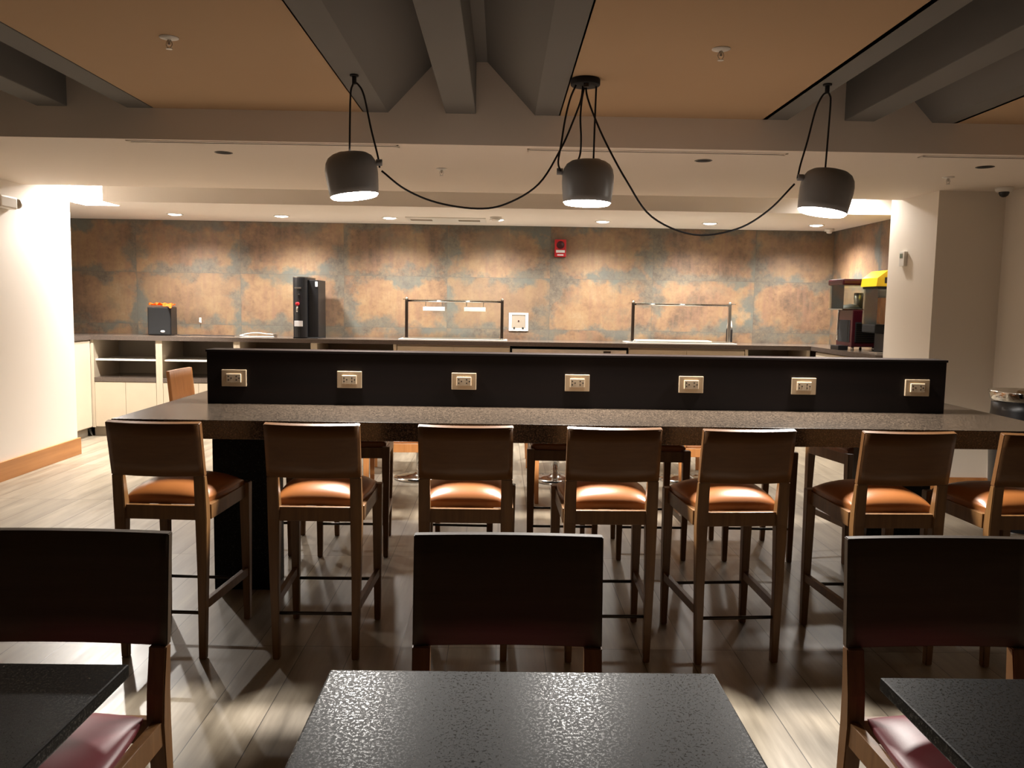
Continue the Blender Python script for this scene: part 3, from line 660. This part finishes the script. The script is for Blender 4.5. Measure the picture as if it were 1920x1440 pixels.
MB().lathe([(0, 0), (.034, 0), (.036, .006), (.036, .15), (.030, .17), (0, .17)], 28).build('bottle_body', 'black', t)
MB().lathe([(0, .17), (.030, .17), (.030, .20), (.022, .25), (.014, .26), (0, .26)], 28).build('white_cap', 'whitep', t)
MB().tube([(0, 0, .255), (0, 0, .32), (-.006, -.01, .355)], .008, 8, 4).build('spray_nozzle', 'whitep', t)
# wall box and fire strobe
t = thing('wall_access_box', 'white framed recessed utility box on the tiled wall right of the left sneeze guard', 'utility box', (.197, 9.6, 1.297))
MB().box(-.112, .112, -.012, 0, .082, .104, .002).box(-.112, .112, -.012, 0, -.104, -.074, .002).box(-.112, -.080, -.012, 0, -.074, .082, .002).box(.080, .112, -.012, 0, -.074, .082, .002).build('frame', 'whitep', t)
MB().box(-.080, .080, -.005, -.001, -.074, .082).build('panel', 'shelfgrey', t)
MB().cyl((.0, -.012, .012), .009, .008, 16, 'y').build('valve', 'darkred', t)
for x_ in (-.05, .05): MB().cyl((x_, -.020, -.070), .011, .02, 16, 'y').build('pipe_stub', 'blackmat', t)
t = thing('fire_alarm_strobe', 'red wall fire alarm strobe on the tiles above the utility box', 'fire alarm', (.660, 9.6, 2.145))
MB().box(-.066, .066, -.045, 0, -.098, .098, .008).build('housing', 'red', t)
MB().cyl((0, -.050, .035), .045, .006, 28, 'y').build('speaker_grille', 'darkred', t)
MB().box(-.05, .05, -.060, -.045, -.052, -.022, .003).build('strobe_lens', 'sticker', t)
MB().box(-.035, .035, -.048, -.044, -.085, -.070).build('lettering_strip', 'sticker', t)

# juice dispensers
t = thing('slush_dispenser', 'dark red drink dispenser with clear tank on the right counter', 'drink dispenser', (3.565, 8.36, KZ))
bd = MB().box(-.10, .17, -.19, .19, .035, .40, .008).build('body', 'darkred', t)
m = MB().box(-.07, .14, -.193, -.189, .08, .28).box(-.104, -.099, -.14, .14, .08, .30)
m.build('vent_panel', 'blackmat', bd)
mm = MB()
for k_ in range(10): mm.box(-.06, .13, -.197, -.192, .09+k_*.019, .097+k_*.019)
mm.build('vent_slats', 'darkmetal', bd)
for a, b in ((-.07, -.15), (.14, -.15), (-.07, .15), (.14, .15)): MB().cyl((a, b, 0), .014, .036, 16).build('foot', 'chrome', t)
MB().box(-.205, .165, -.18, .18, .40, .412, .004).build('tank_tray', 'chrome', t)
tk = MB()
for q in ((-.195, .16, -.175, -.171, .412, .645), (-.195, .16, .171, .175, .412, .645), (-.195, -.191, -.171, .171, .412, .645), (.156, .16, -.171, .171, .412, .645)): tk.box(*q)
tk.build('tank', 'glass', t)
MB().box(-.215, .18, -.19, .19, .645, .705, .018).build('lid', 'darkred', t)
MB().cyl((.03, 0, .412), .045, .16, 28).build('cooling_drum', 'steel', t)
MB().lathe([(0, .05), (.07, .035), (.10, .0), (0, 0)], 20, Matrix.Translation((-.06, -.03, .412))).build('ice_slush', 'ice', t)
MB().tube([(-.185, -.06, .41), (-.19, -.06, .33), (-.19, -.06, .10)], .010, 10, 4).build('tap', 'chrome', t)
MB().box(-.20, -.10, -.12, .08, .0, .045, .006).build('drip_tray', 'black', t)
t = thing('juice_dispenser', 'drink dispenser with bright yellow lid and orange fruit drink', 'drink dispenser', (3.64, 7.80, KZ))
MB().box(-.05, .15, -.15, .15, .012, .19, .01).build('body', 'black', t)
MB().box(-.18, .14, -.14, .14, .19, .27, .012).build('tank_base', 'blackmat', t)
MB().box(-.15, .15, -.15, .15, 0, .012, .003).build('base', 'steel', t)
tk = MB()
for q in ((-.175, .145, -.155, -.151, .27, .61), (-.175, .145, .151, .155, .27, .61), (-.175, -.171, -.151, .151, .27, .61), (.141, .145, -.151, .151, .27, .61)): tk.box(*q)
tk.build('tank', 'glass', t)
MB().box(-.14, .13, -.14, .14, .27, .52, .02).build('fruit_drink', 'fruit', t)
MB().box(-.182, .152, -.162, .162, .60, .622, .004).build('tank_rim', 'blackmat', t)
m = MB().prism([(-.20, .622), (.17, .622), (.17, .77), (-.10, .77), (-.19, .70)], 1, -.168, .168)
ld = m.build('lid', 'yellow', t); MB().box(-.125, -.055, -.172, -.167, .65, .705, .004).build('display_window', 'darkmetal', ld)
# bin at right
t = thing('waste_bin', 'round black bin with a flared chrome rim beyond the right end of the bar', 'bin', (3.62, 5.62, 0))
MB().lathe([(0, 0), (.20, 0), (.215, .01), (.20, .3), (.215, .60), (.224, .74), (.214, .83), (.214, .905), (.20, .905), (0, .86)], 48).build('body', 'black', t)
MB().lathe([(.215, .885), (.225, .905), (.238, .955), (.236, .962), (.226, .960), (.208, .90)], 48, close=True).build('rim', 'chrome', t)
MB().lathe([(0, .012), (.222, .012), (.225, .006), (.222, 0), (0, 0)], 48).build('foot_ring', 'chrome', t)
